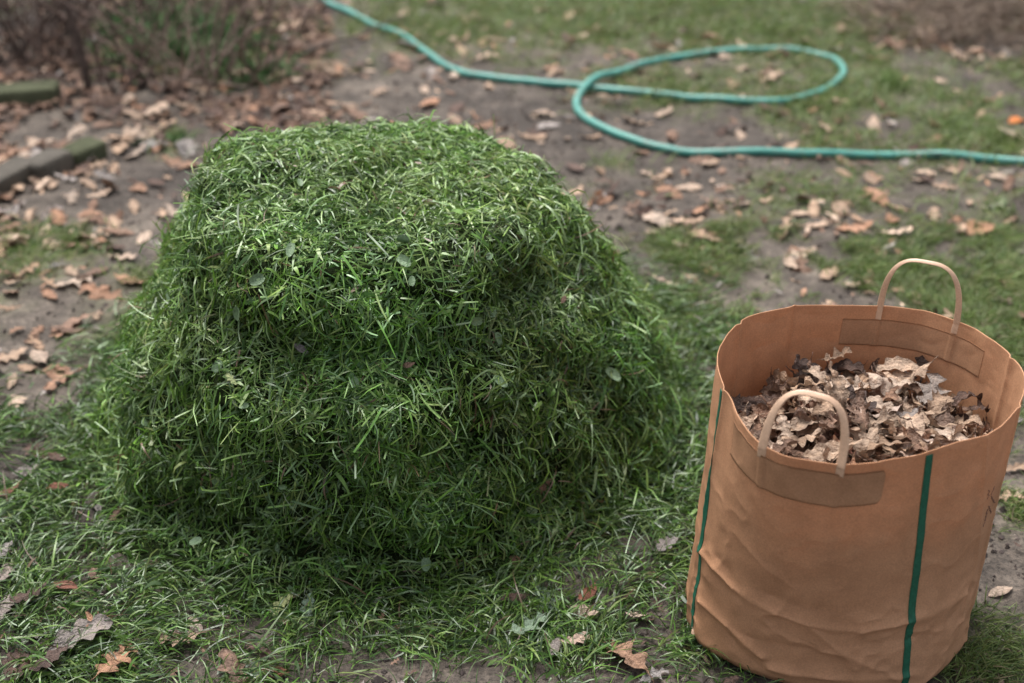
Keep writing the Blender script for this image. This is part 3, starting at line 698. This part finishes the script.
# faint rubbed printing near the right-hand edge, and the turned-out pale corner at the foot
mb = MB()
for (u0, v0, u1, v1, wd) in ((993, 488, 989, 498, .0022), (988, 492, 986, 501, .0016), (990, 499, 993, 505, .0018), (986, 512, 984, 523, .0026), (988, 508, 990, 515, .0015), (984, 524, 981, 530, .0014)):
    _, ta, va = bag_hit(u0, v0); _, tb, vb = bag_hit(u1, v1)
    ts = np.linspace(vb, va, 12); P, P2 = strip_on_bag(lambda t: tb+(ta-tb)*(t-vb)/(va-vb+1e-6)+.012*math.sin(t*400), ts, wd, .0007, .0004); V, Q = slab(P, P2); mb.add(local(V, bagr), Q)
link('printed_mark', mb.mesh('printed_mark'), mat_plain('faded_print', (.20, .11, .075), .8), bagr)
c0 = [bag_hit(*q)[0] for q in ((694, 618), (697, 640), (720, 660), (694, 643))]
ctr = np.array((BC0[0], BC0[1], .1)); 
def outp(p, d): q = (p-ctr)*(1, 1, 0); return p+q/np.linalg.norm(q)*d
tri = np.array([outp(c0[0], .001), outp(c0[3], .010)*(1, 1, 0)+(0, 0, .016), outp(c0[2], .003)*(1, 1, 0)+(0, 0, .010), outp(c0[3], .0005)*(1, 1, 0)+(0, 0, .03)])
fl = np.vstack([tri, tri-(tri-ctr)*(1, 1, 0)*.006])
link('folded_corner', mesh_np('folded_corner', local(fl, bagr), [(0, 1, 5, 4), (1, 2, 6, 5), (2, 3, 7, 6), (3, 0, 4, 7)], None, [(0, 3, 1), (1, 3, 2), (4, 5, 7), (5, 6, 7)], False), M_handle, bagr)

# leaves inside the bag
def fill_h(x, y):
    r = np.hypot(x-BC[0], y-BC[1])/.19
    return .280+.034*np.exp(-(r/.75)**2)+.012*vnoise(x*14, y*14, seed=96)+.012*sstep(.0, .2, y-BC[1])*0
KF = (.27/BH)**.9
CF = BC0*(1-KF)+BC*KF                      # the bag's centre and radius at the height of the leaves
def radf(a): return rad(baser, np.asarray(a, float))*(1-KF)+rad(rimr, np.asarray(a, float))*KF
def bagrad(a, z): return float(radf(a))-.010
def inside(W):
    """press leaf points that would pass through the paper back against its inner face"""
    W = W.copy(); k = (np.clip(W[:, 2]/BH, 0, 1.1))**.9; c = BC0[None]*(1-k[:, None])+BC[None]*k[:, None]
    d = W[:, :2]-c; r = np.hypot(d[:, 0], d[:, 1]); a = np.arctan2(d[:, 1], d[:, 0]); Rm = rad(baser, a)*(1-k)+rad(rimr, a)*k-.009
    f = np.where((r > Rm) & (W[:, 2] < BH+.01), Rm/np.maximum(r, 1e-6), 1); W[:, :2] = c+d*f[:, None]; return W, bool((f < 1).any())
def merged_leaves(name, key, N, placer, mat, label, cat, parent=None):
    mb = MB(); keys = list(PAL)
    for i in range(N):
        k, (V, Q, C, T) = VAR[key][random.randrange(len(VAR[key]))]
        P, size, q, c = placer(i)
        M3 = np.array(q.to_matrix()); VW = (V*size)@M3.T+np.array(P); VW = inside(VW)[0] if key == 'bag' else VW; mb.add(VW, Q, T, c); mb.C[-1] = C*np.array(c)*random.uniform(.8, 1.2)
    o = link(name, mb.mesh(name), mat, parent)
    return tag(o, label, cat, kind='stuff')
def pb(i):
    a = random.uniform(0, 6.283); r = math.sqrt(random.random())*bagrad(a, 0)*.97; x, y = CF[0]+r*math.cos(a), CF[1]+r*math.sin(a)
    q = Euler((random.gauss(0, .8), random.gauss(0, .8), random.uniform(0, 6.28))).to_quaternion()
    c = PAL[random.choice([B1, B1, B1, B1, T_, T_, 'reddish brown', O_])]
    return (x, y, float(fill_h(x, y))-random.uniform(.005, .035)), random.uniform(.022, .048), q, c
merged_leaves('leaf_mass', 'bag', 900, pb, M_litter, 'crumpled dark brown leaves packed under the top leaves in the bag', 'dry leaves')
mbm = MB(); rr_ = np.linspace(0, 1, 12); aa = np.linspace(0, 2*np.pi, 60, endpoint=False)
RR, AA = np.meshgrid(rr_, aa, indexing='ij'); bx_ = CF[0]+RR*(radf(AA)-.016)*np.cos(AA); by_ = CF[1]+RR*(radf(AA)-.016)*np.sin(AA)
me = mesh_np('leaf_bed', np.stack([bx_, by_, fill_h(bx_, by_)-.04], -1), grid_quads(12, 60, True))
tag(link('leaf_bed', me, mat_plain('dark_leaf_fill', (.035, .022, .018), .9, .2, 80)), 'compressed brown leaf bed deep inside the paper bag', 'dry leaves', kind='stuff')  # very dark brown surface filling in under the bag's leaves
BAGH = [(905, 382, .085, P_, PO, .02), (885, 393, .08, P_, OK, .015), (848, 396, .07, P_, PO, .01), (835, 384, .06, P_, OK, .01), (880, 425, .07, 'pale pinkish', PO, .012), (800, 375, .06, D_k, OK, .02), (815, 385, .055, P_, OK, .015), (912, 436, .07, P_, OV, .012), (935, 410, .07, T_, OK, .015), (896, 375, .065, P_, OV, .02), (860, 415, .06, D_k, PO, .014), (905, 425, .05, G_, OK, .014), (815, 415, .06, P_, OK, .012), (785, 400, .05, T_, OK, .01), (770, 420, .05, T_, PO, .01), (800, 445, .055, P_, OK, .008), (775, 445, .05, P_, PO, .006), (930, 395, .07, G_, PO, .014), (970, 405, .06, D_k, OK, .012), (985, 410, .05, D_k, PO, .01), (945, 425, .06, B1, OK, .01), (890, 445, .07, P_, OK, .01), (835, 365, .05, T_, PO, .02), (870, 366, .05, D_k, OK, .01), (915, 372, .06, D_k, PO, .012), (760, 395, .05, D_k, OK, .01), (785, 385, .05, B1, PO, .01)]
for u, v, sz, col, kd, up in BAGH:
    p = at(u, v, .30); z = float(fill_h(p[0], p[1]))
    put_leaf('bag', 'dry_leaf', kd, (p[0], p[1], z+up), sz, random.uniform(0, 6.28), col, random.gauss(0, .38), random.gauss(0, .38))
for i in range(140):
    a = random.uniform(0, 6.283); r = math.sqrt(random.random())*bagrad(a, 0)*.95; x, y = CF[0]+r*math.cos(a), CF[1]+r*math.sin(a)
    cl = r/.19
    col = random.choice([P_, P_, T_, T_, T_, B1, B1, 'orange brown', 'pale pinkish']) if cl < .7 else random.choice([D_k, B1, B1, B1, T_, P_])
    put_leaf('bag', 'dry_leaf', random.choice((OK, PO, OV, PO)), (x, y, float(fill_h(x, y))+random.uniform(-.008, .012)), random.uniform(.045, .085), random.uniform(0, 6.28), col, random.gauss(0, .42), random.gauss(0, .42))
for rc in RECS:
    if rc['key'] != 'bag': continue
    o = rc['o']; M = Matrix.LocRotScale(o.location, o.rotation_euler, o.scale); Mn = np.array(M); Mi = np.array(M.inverted())
    me = o.data; co = np.zeros(len(me.vertices)*3, np.float32); me.vertices.foreach_get('co', co); co = co.reshape(-1, 3)
    Wd, hit = inside(co@Mn[:3, :3].T+Mn[:3, 3])
    if hit:
        o.data = me.copy(); o.data.vertices.foreach_set('co', (Wd@Mi[:3, :3].T+Mi[:3, 3]).astype(np.float32).ravel()); o.data.update()
# twig sticking out of the leaves
p0 = at(924, 372, .29); p1 = p0+np.array((.022, .03, .035))
V, Q, T = tube(spline([p0-(.01, .02, .01), p0+(.004, .008, .006), p1], 12), np.linspace(.0016, .0009, 12), 6)
tag(link('twig', mesh_np('twig', V, Q, None, T), mat_plain('twig_bark', (.06, .04, .035), .8)), 'thin dark twig poking up from the leaves in the paper bag', 'twig')

# ------------------------------------------------------------------ leaf litter (uncountable rest)
def zdens(u, v):
    d = .24
    if u < 330 and v < 130: d = 2.2
    elif u < 120 and v < 250: d = 1.5
    elif v < 60 and u > 840: d = .8
    elif u > 820 and v < 320: d = .22
    elif u < 150 and v < 360: d = .22
    elif v > 560 and u < 130: d = .5
    elif v > 640: d = .25
    elif u > 950: d = .4
    return d
def pl(i):
    while True:
        x, y = random.uniform(-3.2, 3.2), random.uniform(1.25, 6.8)
        u, v = proj(np.array((x, y, 0.)))
        if math.hypot(x-PC[0], y-PC[1]) < .62 and v < 600: continue
        if math.hypot(x-BC[0], y-BC[1]) < .2: continue
        dn = zdens(u, v) if -100 < u < 1124 and v > -60 else .12
        if random.random()*2 < dn*(.6+.8*float(vnoise(x*4, y*4, seed=120))): break
    small = random.random() < .62
    c = PAL[random.choice([T_, T_, B1, B1, B1, D_k, D_k, O_, P_, G_])]
    if u < 330 and v < 130 and random.random() < .85: c = PAL[random.choice([D_k, B1])]  # darker leaf colours here stand in for the corner's vignetting
    if v > 330: small = True; c = PAL[random.choice([B1, D_k, D_k, G_])]
    q = Euler((random.gauss(0, .3), random.gauss(0, .3), random.uniform(0, 6.28))).to_quaternion()
    return (x, y, float(gh(x, y))+random.uniform(.0, .012)), (random.uniform(.012, .03) if small else random.uniform(.035, .08)), q, c
merged_leaves('leaf_litter', 'ground', 8500, pl, M_litter, 'brown leaf litter scattered thinly over soil and thickly at the back left', 'leaf litter')
# crumbs of soil, bits of stalk
mb = MB()
ico = np.array([(1, 0, 0), (-1, 0, 0), (0, 1, 0), (0, -1, 0), (0, 0, 1), (0, 0, -1)], float); itr = [(0, 2, 4), (2, 1, 4), (1, 3, 4), (3, 0, 4), (2, 0, 5), (1, 2, 5), (3, 1, 5), (0, 3, 5)]
for i in range(17000):
    x, y = random.uniform(-1.6, 1.6), random.uniform(1.2, 4.8) if random.random() < .7 else random.uniform(1.2, 2.0)
    s_ = random.uniform(.0012, .0055)*(1 if random.random() < .9 else 2); c = random.choice([(.07, .055, .05), (.10, .08, .07), (.05, .04, .036), (.17, .14, .12)])
    V = ico*RNG.uniform(.6, 1.3, (6, 3))*s_; mb.add(V+(x, y, float(gh(x, y))+s_*.3) if False else V+np.array((x, y, 0)), None, itr, c)
allv = np.vstack(mb.V); 
for k in range(len(mb.V)): pass
cx6 = allv.reshape(-1, 6, 3).mean(1); hz = gh(cx6[:, 0], cx6[:, 1]); allv = (allv.reshape(-1, 6, 3)+np.stack([hz*0, hz*0, hz+.001], -1)[:, None]).reshape(-1, 3)
mb.V = [allv]
tag(link('soil_crumbs', mb.mesh('soil_crumbs', False), mat_attr('crumb', .9, .2, 0, 200)), 'small dark crumbs of soil and grit on the bare ground', 'soil', kind='stuff')

# ------------------------------------------------------------------ background: edging stones, shrubs, tufts, sticks
def stone(px, py, size, rz, label, col, seed):
    bm_n = 14; L, W_, H_ = size; V = []; import itertools
    g = np.linspace(-1, 1, bm_n); mb = MB()
    for ax in range(3):
        for sg in (-1, 1):
            A_, B2 = np.meshgrid(g, g, indexing='ij'); P = np.zeros((bm_n, bm_n, 3)); P[..., ax] = sg; P[..., (ax+1) % 3] = A_; P[..., (ax+2) % 3] = B2*sg
            # soften edges
            nn = P/np.power(np.sum(np.abs(P)**7, -1), 1/7)[..., None]
            P = nn*np.array((L/2, W_/2, H_/2)); P = P*(1+.07*fbm(P[..., 0]*14, P[..., 1]*14, P[..., 2]*14+seed, o=3, seed=seed))[..., None]
            mb.add(P, grid_quads(bm_n, bm_n))
    p = at(px, py, H_*.4)
    o = link('edging_stone', mb.mesh('edging_stone'), None); o.data.materials.append(col)
    o.location = (p[0], p[1], float(gh(p[0], p[1]))+H_*.10); o.rotation_euler = (random.gauss(0, .05), random.gauss(0, .05), rz)
    tag(o, label, 'stone', 'rough edging stones at the back left')
ms = mat_plain('weathered_stone', (.085, .075, .062), .9, .2, 9, .55, 1.3, .8, .01); mo = mat_plain('mossy_stone', (.065, .07, .042), .95, .1, 9, .55, 1.4, .9, .012)
def dirz(a, b): p, q = at(*a), at(*b); return math.atan2(q[1]-p[1], q[0]-p[0])
z1 = dirz((0, 185), (95, 140))
stone(4, 178, (.17, .07, .075), z1, 'grey edging stone cut off by the left edge of the photo', ms, 1)
stone(46, 162, (.13, .075, .085), z1+.1, 'grey edging stone in the middle of the row', ms, 2)
stone(82, 148, (.11, .07, .07), z1-.1, 'mossy edging stone at the far end of the row', mo, 3)
stone(18, 92, (.22, .10, .07), .1, 'mossy stone in dark litter at upper left behind the row', mo, 4)
stone(-50, 204, (.16, .07, .075), z1, 'grey edging stone just outside the left edge of the photo', ms, 5)

def shrub(name, px, py, n, h, label, cat, c, rad0=.004, spread=.5, seed=0, group=None, rise=(.6, 1.), pieces=True):
    rr = random.Random(seed); p = at(px, py); t = thing(name, label, cat, (p[0], p[1], float(gh(p[0], p[1]))), group)
    for i in range(n):
        a = rr.uniform(0, 6.283); L = h*rr.uniform(.5, 1); sp_ = rr.uniform(.1, spread); b0 = np.array((rr.gauss(0, .05), rr.gauss(0, .05), -.01))
        pts = [b0]; d = np.array((math.cos(a)*sp_, math.sin(a)*sp_, rr.uniform(*rise)))
        for k in range(5):
            d = d+np.array((rr.gauss(0, .16), rr.gauss(0, .16), rr.gauss(-.03, .08))); pts.append(pts[-1]+d/np.linalg.norm(d)*L/5)
        mb = MB(); r0 = rad0*rr.uniform(.6, 1.3); path = spline(pts, 18); V, Q, T = tube(path, np.linspace(r0, r0*.35, 18), 6); cc = np.array(c)*rr.uniform(.7, 1.3); mb.add(V, Q, T, cc)
        for k in range(3):
            j = rr.randrange(5, 16); q0 = path[j]; dd_ = np.array((rr.gauss(0, 1), rr.gauss(0, 1), rr.uniform(.1, .9))); dd_ /= np.linalg.norm(dd_)
            V, Q, T = tube(spline([q0, q0+dd_*L*.13, q0+dd_*L*.25+(0, 0, .02)], 7), np.linspace(r0*.5, r0*.2, 7), 5); mb.add(V, Q, T, cc)
        link('stem', mb.mesh('stem'), M_bark, t)
    return t
TB = (.15, .105, .085)
sh = [('bare_shrub', 205, 82, 9, .75, 'bare brown twiggy shrub in front of the green plant', 'shrub', (.17, .12, .10), .0045, .6, 1),
      ('bare_shrub', 150, 70, 10, .7, 'bare leaning twiggy shrub between the sapling and the green plant', 'shrub', TB, .004, .8, 2),
      ('bare_shrub', 245, 78, 8, .7, 'bare thin-stemmed shrub right of the green plant', 'shrub', TB, .0045, .45, 3),
      ('bare_shrub', 118, 92, 9, .6, 'low bare twiggy shrub right beside the dark sapling', 'shrub', (.10, .07, .06), .0035, .9, 4),
      ('bare_shrub', 285, 35, 7, .6, 'bare shrub nearest the hose at the top of the photo', 'shrub', TB, .0035, .6, 5),
      ('bare_shrub', 25, 60, 20, .7, 'dark bare shrub in the top left corner', 'shrub', (.08, .06, .05), .004, .8, 6),
      ('bare_shrub', 70, 30, 20, .7, 'dark tangled shrub behind the sapling', 'shrub', (.08, .06, .05), .0035, .9, 7)]
sh += [('bare_shrub', 60, 62, 22, .6, 'dense dark bare shrub left of the sapling foot', 'shrub', (.09, .06, .05), .003, 1.1, 8),  # extra shrubs from here on, added to darken the back-left corner
      ('bare_shrub', 175, 95, 14, .45, 'low tangle of pale bare stems in front of the green plant', 'shrub', (.20, .145, .12), .003, 1.2, 9),
      ('bare_shrub', 140, 20, 24, .6, 'dark bare shrub far behind the sapling', 'shrub', (.09, .065, .055), .003, 1., 10),
      ('bare_shrub', 5, 30, 24, .6, 'dark bare shrub at the very left edge of the top corner', 'shrub', (.08, .06, .05), .003, 1., 11),
      ('bare_shrub', 235, 12, 22, .6, 'bare brown shrub behind the green plants at the top edge', 'shrub', (.13, .095, .08), .003, 1., 12)]
for s_ in sh: shrub(*s_, group='bare shrubs at the back left')
# sapling
p = at(90, 92); t = thing('young_sapling', 'dark leaning sapling trunk rising at the back left', 'tree', (p[0], p[1], 0))
tr = [(0, 0, -.02), (-.01, .0, .12), (-.045, .02, .32), (-.10, .03, .6), (-.14, .05, 1.0), (-.12, .06, 1.5)]
V, Q, T = tube(spline(tr, 30), np.linspace(.013, .006, 30), 10); mbt = MB(); mbt.add(V, Q, T, (.085, .062, .052)); link('trunk', mbt.mesh('trunk'), M_bark, t)
for i in range(7):
    q0 = np.array(spline(tr, 30)[10+i*2]); dd_ = np.array((random.gauss(0, 1), random.gauss(0, .8), .6)); dd_ /= np.linalg.norm(dd_)
    V, Q, T = tube(spline([q0, q0+dd_*.12, q0+dd_*.3+(0, 0, .05)], 9), np.linspace(.005, .0015, 9), 6); mbt = MB(); mbt.add(V, Q, T, (.06, .045, .04)); link('branch', mbt.mesh('branch'), M_bark, t)

def tuft(name, px, py, n, L, W_, cols_, label, cat, group, up=(.3, 1.6), spread=.08, seed=0):
    p = at(px, py); g = float(gh(p[0], p[1])); r = RNG.normal(0, spread, (n, 2)); base = np.stack([r[:, 0], r[:, 1], gh(p[0]+r[:, 0], p[1]+r[:, 1])-g-.003], -1)
    a = np.arctan2(r[:, 1], r[:, 0])+RNG.normal(0, .7, n); d = np.stack([np.cos(a), np.sin(a), RNG.uniform(*up, n)], -1)
    V, Q, c = blades(base, d, np.tile((0, 0, 1.), (n, 1)), RNG.uniform(L[0], L[1], n), RNG.uniform(W_[0], W_[1], n), RNG.normal(.15, .15, n), RNG.normal(0, .2, n), RNG.uniform(.1, .6, n), np.array(cols_)[RNG.integers(0, len(cols_), n)]*RNG.uniform(.7, 1.3, (n, 1)), 5)
    o = link(name, mesh_np(name, V, Q, c), M_dry); o.location = (p[0], p[1], g); tag(o, label, cat, group)
GRN = [(.05, .10, .03), (.07, .13, .045), (.04, .085, .03)]; DRY = [(.20, .15, .115), (.15, .11, .085), (.10, .075, .06), (.26, .20, .15)]
tuft('green_plant', 190, 52, 900, (.05, .16), (.004, .012), GRN, 'low leafy green plant among the bare shrubs at the back left', 'plant', 'low green plants', (.2, 1.4), .10)
tuft('green_plant', 160, 30, 600, (.05, .16), (.004, .012), GRN, 'low leafy green plant farthest back, behind the twiggy shrubs', 'plant', 'low green plants', (.2, 1.4), .07)
tuft('green_plant', 248, 76, 260, (.04, .11), (.004, .009), GRN, 'small green plant right of the larger green one', 'plant', 'low green plants', (.2, 1.4), .05)
tuft('grass_tuft', 893, 86, 90, (.04, .10), (.003, .005), [(.11, .17, .05), (.09, .15, .04)], 'bright green grass tuft right of the hose loop', 'grass tuft', 'tufts of taller green grass', (.6, 2.), .018)
tuft('grass_tuft', 165, 140, 160, (.02, .07), (.003, .006), GRN, 'low green tuft among leaves behind the heap at left', 'grass tuft', 'tufts of taller green grass', (.3, 1.4), .03)
for (u, v, n_, s_, lab) in ((905, 25, 420, .10, 'brown dry grass clump left of the others at top right'), (960, 22, 700, .13, 'brown dry grass clump in the middle at top right'), (1015, 26, 600, .12, 'brown dry grass clump in the top right corner'), (985, -8, 700, .14, 'brown dry grass clump farthest back at top right'), (1075, 10, 600, .14, 'brown dry grass clump just past the right edge')):
    tuft('dry_grass_clump', u, v, n_, (.10, .30), (.0018, .004), DRY, lab, 'dry grass', 'dry grass clumps at the back right', (.15, 1.1), s_)

def stick(px, py, L, rz, r0, label, c=(.20, .15, .12)):
    p = at(px, py); n = 14; pts = []
    for k in range(5): pts.append(((k/4-.5)*L, random.gauss(0, .012), random.uniform(0, .02)))
    V, Q, T = tube(spline(pts, n), np.linspace(r0, r0*.5, n), 7); mb = MB(); mb.add(V, Q, T, c)
    o = link('fallen_stick', mb.mesh('fallen_stick'), M_bark); o.location = (p[0], p[1], float(gh(p[0], p[1]))+.012); o.rotation_euler = (0, 0, rz)
    tag(o, label, 'stick', 'sticks lying in the litter')
stick(38, 14, .35, .05, .008, 'thick pale stick lying level in the top left corner', (.22, .15, .12))
stick(212, 88, .30, -.25, .005, 'pale stick lying under the bare shrubs', (.26, .20, .16))
stick(60, 168, .22, .9, .003, 'thin stick leaning beside the edging stones')
stick(355, 40, .45, .9, .006, 'dark stick lying just left of the hose', (.09, .07, .06))
stick(285, 52, .3, .3, .004, 'thin pale stick right of the shrubs, below the hose end', (.24, .18, .15))
stick(120, 120, .3, 2.6, .004, 'thin stick in the leaves under the sapling')

# ------------------------------------------------------------------ labels for the leaves: colour, shape, place
def zone(u, v):
    if ((u-710)/135)**2+((v-75)/27)**2 < 1: return 'inside the hose loop'
    if u < 120 and 125 < v <= 205: return 'beside the edging stones'
    if u < 300 and v < 95: return 'under the bare shrubs'
    if u < 150 and v <= 205: return 'in litter behind the edging stones'
    if u < 330 and v <= 205: return 'in litter at the back left of the heap'
    if u < 600 and v < 80: return 'on the grass around the hose start'
    if u < 600 and v < 205: return 'on the dirt behind the heap'
    if u < 230 and v < 320: return 'on the bare dirt left of the heap'
    if u < 230 and v < 440: return 'at the dirt edge left of the heap'
    if u < 230 and v < 560: return 'in the clippings left of the heap'
    if u < 160: return 'in the bottom left corner'
    if u < 450 and v > 560: return 'in the clippings below the heap'
    if u < 700 and v > 480: return 'in the clippings between heap and bag'
    if v > 560: return 'on the soil right of the bag, low down'
    if v > 330: return 'on the soil right of the bag rim'
    if v < 60: return 'near the dry grass at top right' if u > 860 else 'on the grass beyond the hose loop'
    if v < 150: return 'on the grass between loop and dry grass' if u > 850 else 'between the loop and the lower hose'
    if u < 770 and v < 215: return 'just in front of the hose bend'
    if u < 770: return 'on the soil between heap and bag rim'
    if v < 215: return 'on grass in front of the hose at right'
    if v < 250: return 'on the grass midway from hose to bag'
    return 'just behind the bag handle' if u > 870 else 'just behind the bag rim'
def zone_bag(p):
    dx, dy = p[0]-BC[0], p[1]-BC[1]; r = math.hypot(dx, dy)
    if r < .06: return 'in the middle of the paper bag'
    a = math.degrees(math.atan2(dy, dx)) % 360
    nm = ['right side', 'back right', 'back', 'back left', 'left side', 'front left', 'front', 'front right'][int(((a+22.5) % 360)//45)]
    return ('against the bag\'s %s' if r > .125 else 'halfway to the bag\'s %s') % nm
ORD = ['leftmost', 'second from left', 'third from left', 'fourth from left', 'fifth from left', 'sixth from left', 'seventh from left', 'eighth from left']
bins = {}
for rc in RECS:
    p = np.array(rc['o'].location); u, v = proj(p); rc['u'] = float(u); rc['v'] = float(v)
    rc['z'] = zone(u, v) if rc['key'] == 'ground' else zone_bag(p)
    bins.setdefault((rc['key'], rc['colour'], rc['kind'], rc['z']), []).append(rc)
KN = {'oak': 'lobed', 'pointed oak': 'pointed-lobed', 'oval': 'oval'}
for (key, colr, kd, z), L in bins.items():
    L.sort(key=lambda r: r['u']); art = colr+' '+KN[kd]+' leaf'
    for i, rc in enumerate(L):
        if len(L) == 1: lab = art+' '+z
        elif len(L) == 2: lab = ('left' if i == 0 else 'right')+'-hand '+art+' of two '+z
        else: lab = ('rightmost' if i == len(L)-1 else ORD[min(i, 7)])+' '+art+' '+z
        tag(rc['o'], lab, 'leaf', 'fallen leaves on the ground' if key == 'ground' else 'dry leaves in the paper bag')
print('LEAVES', len(RECS), NG)
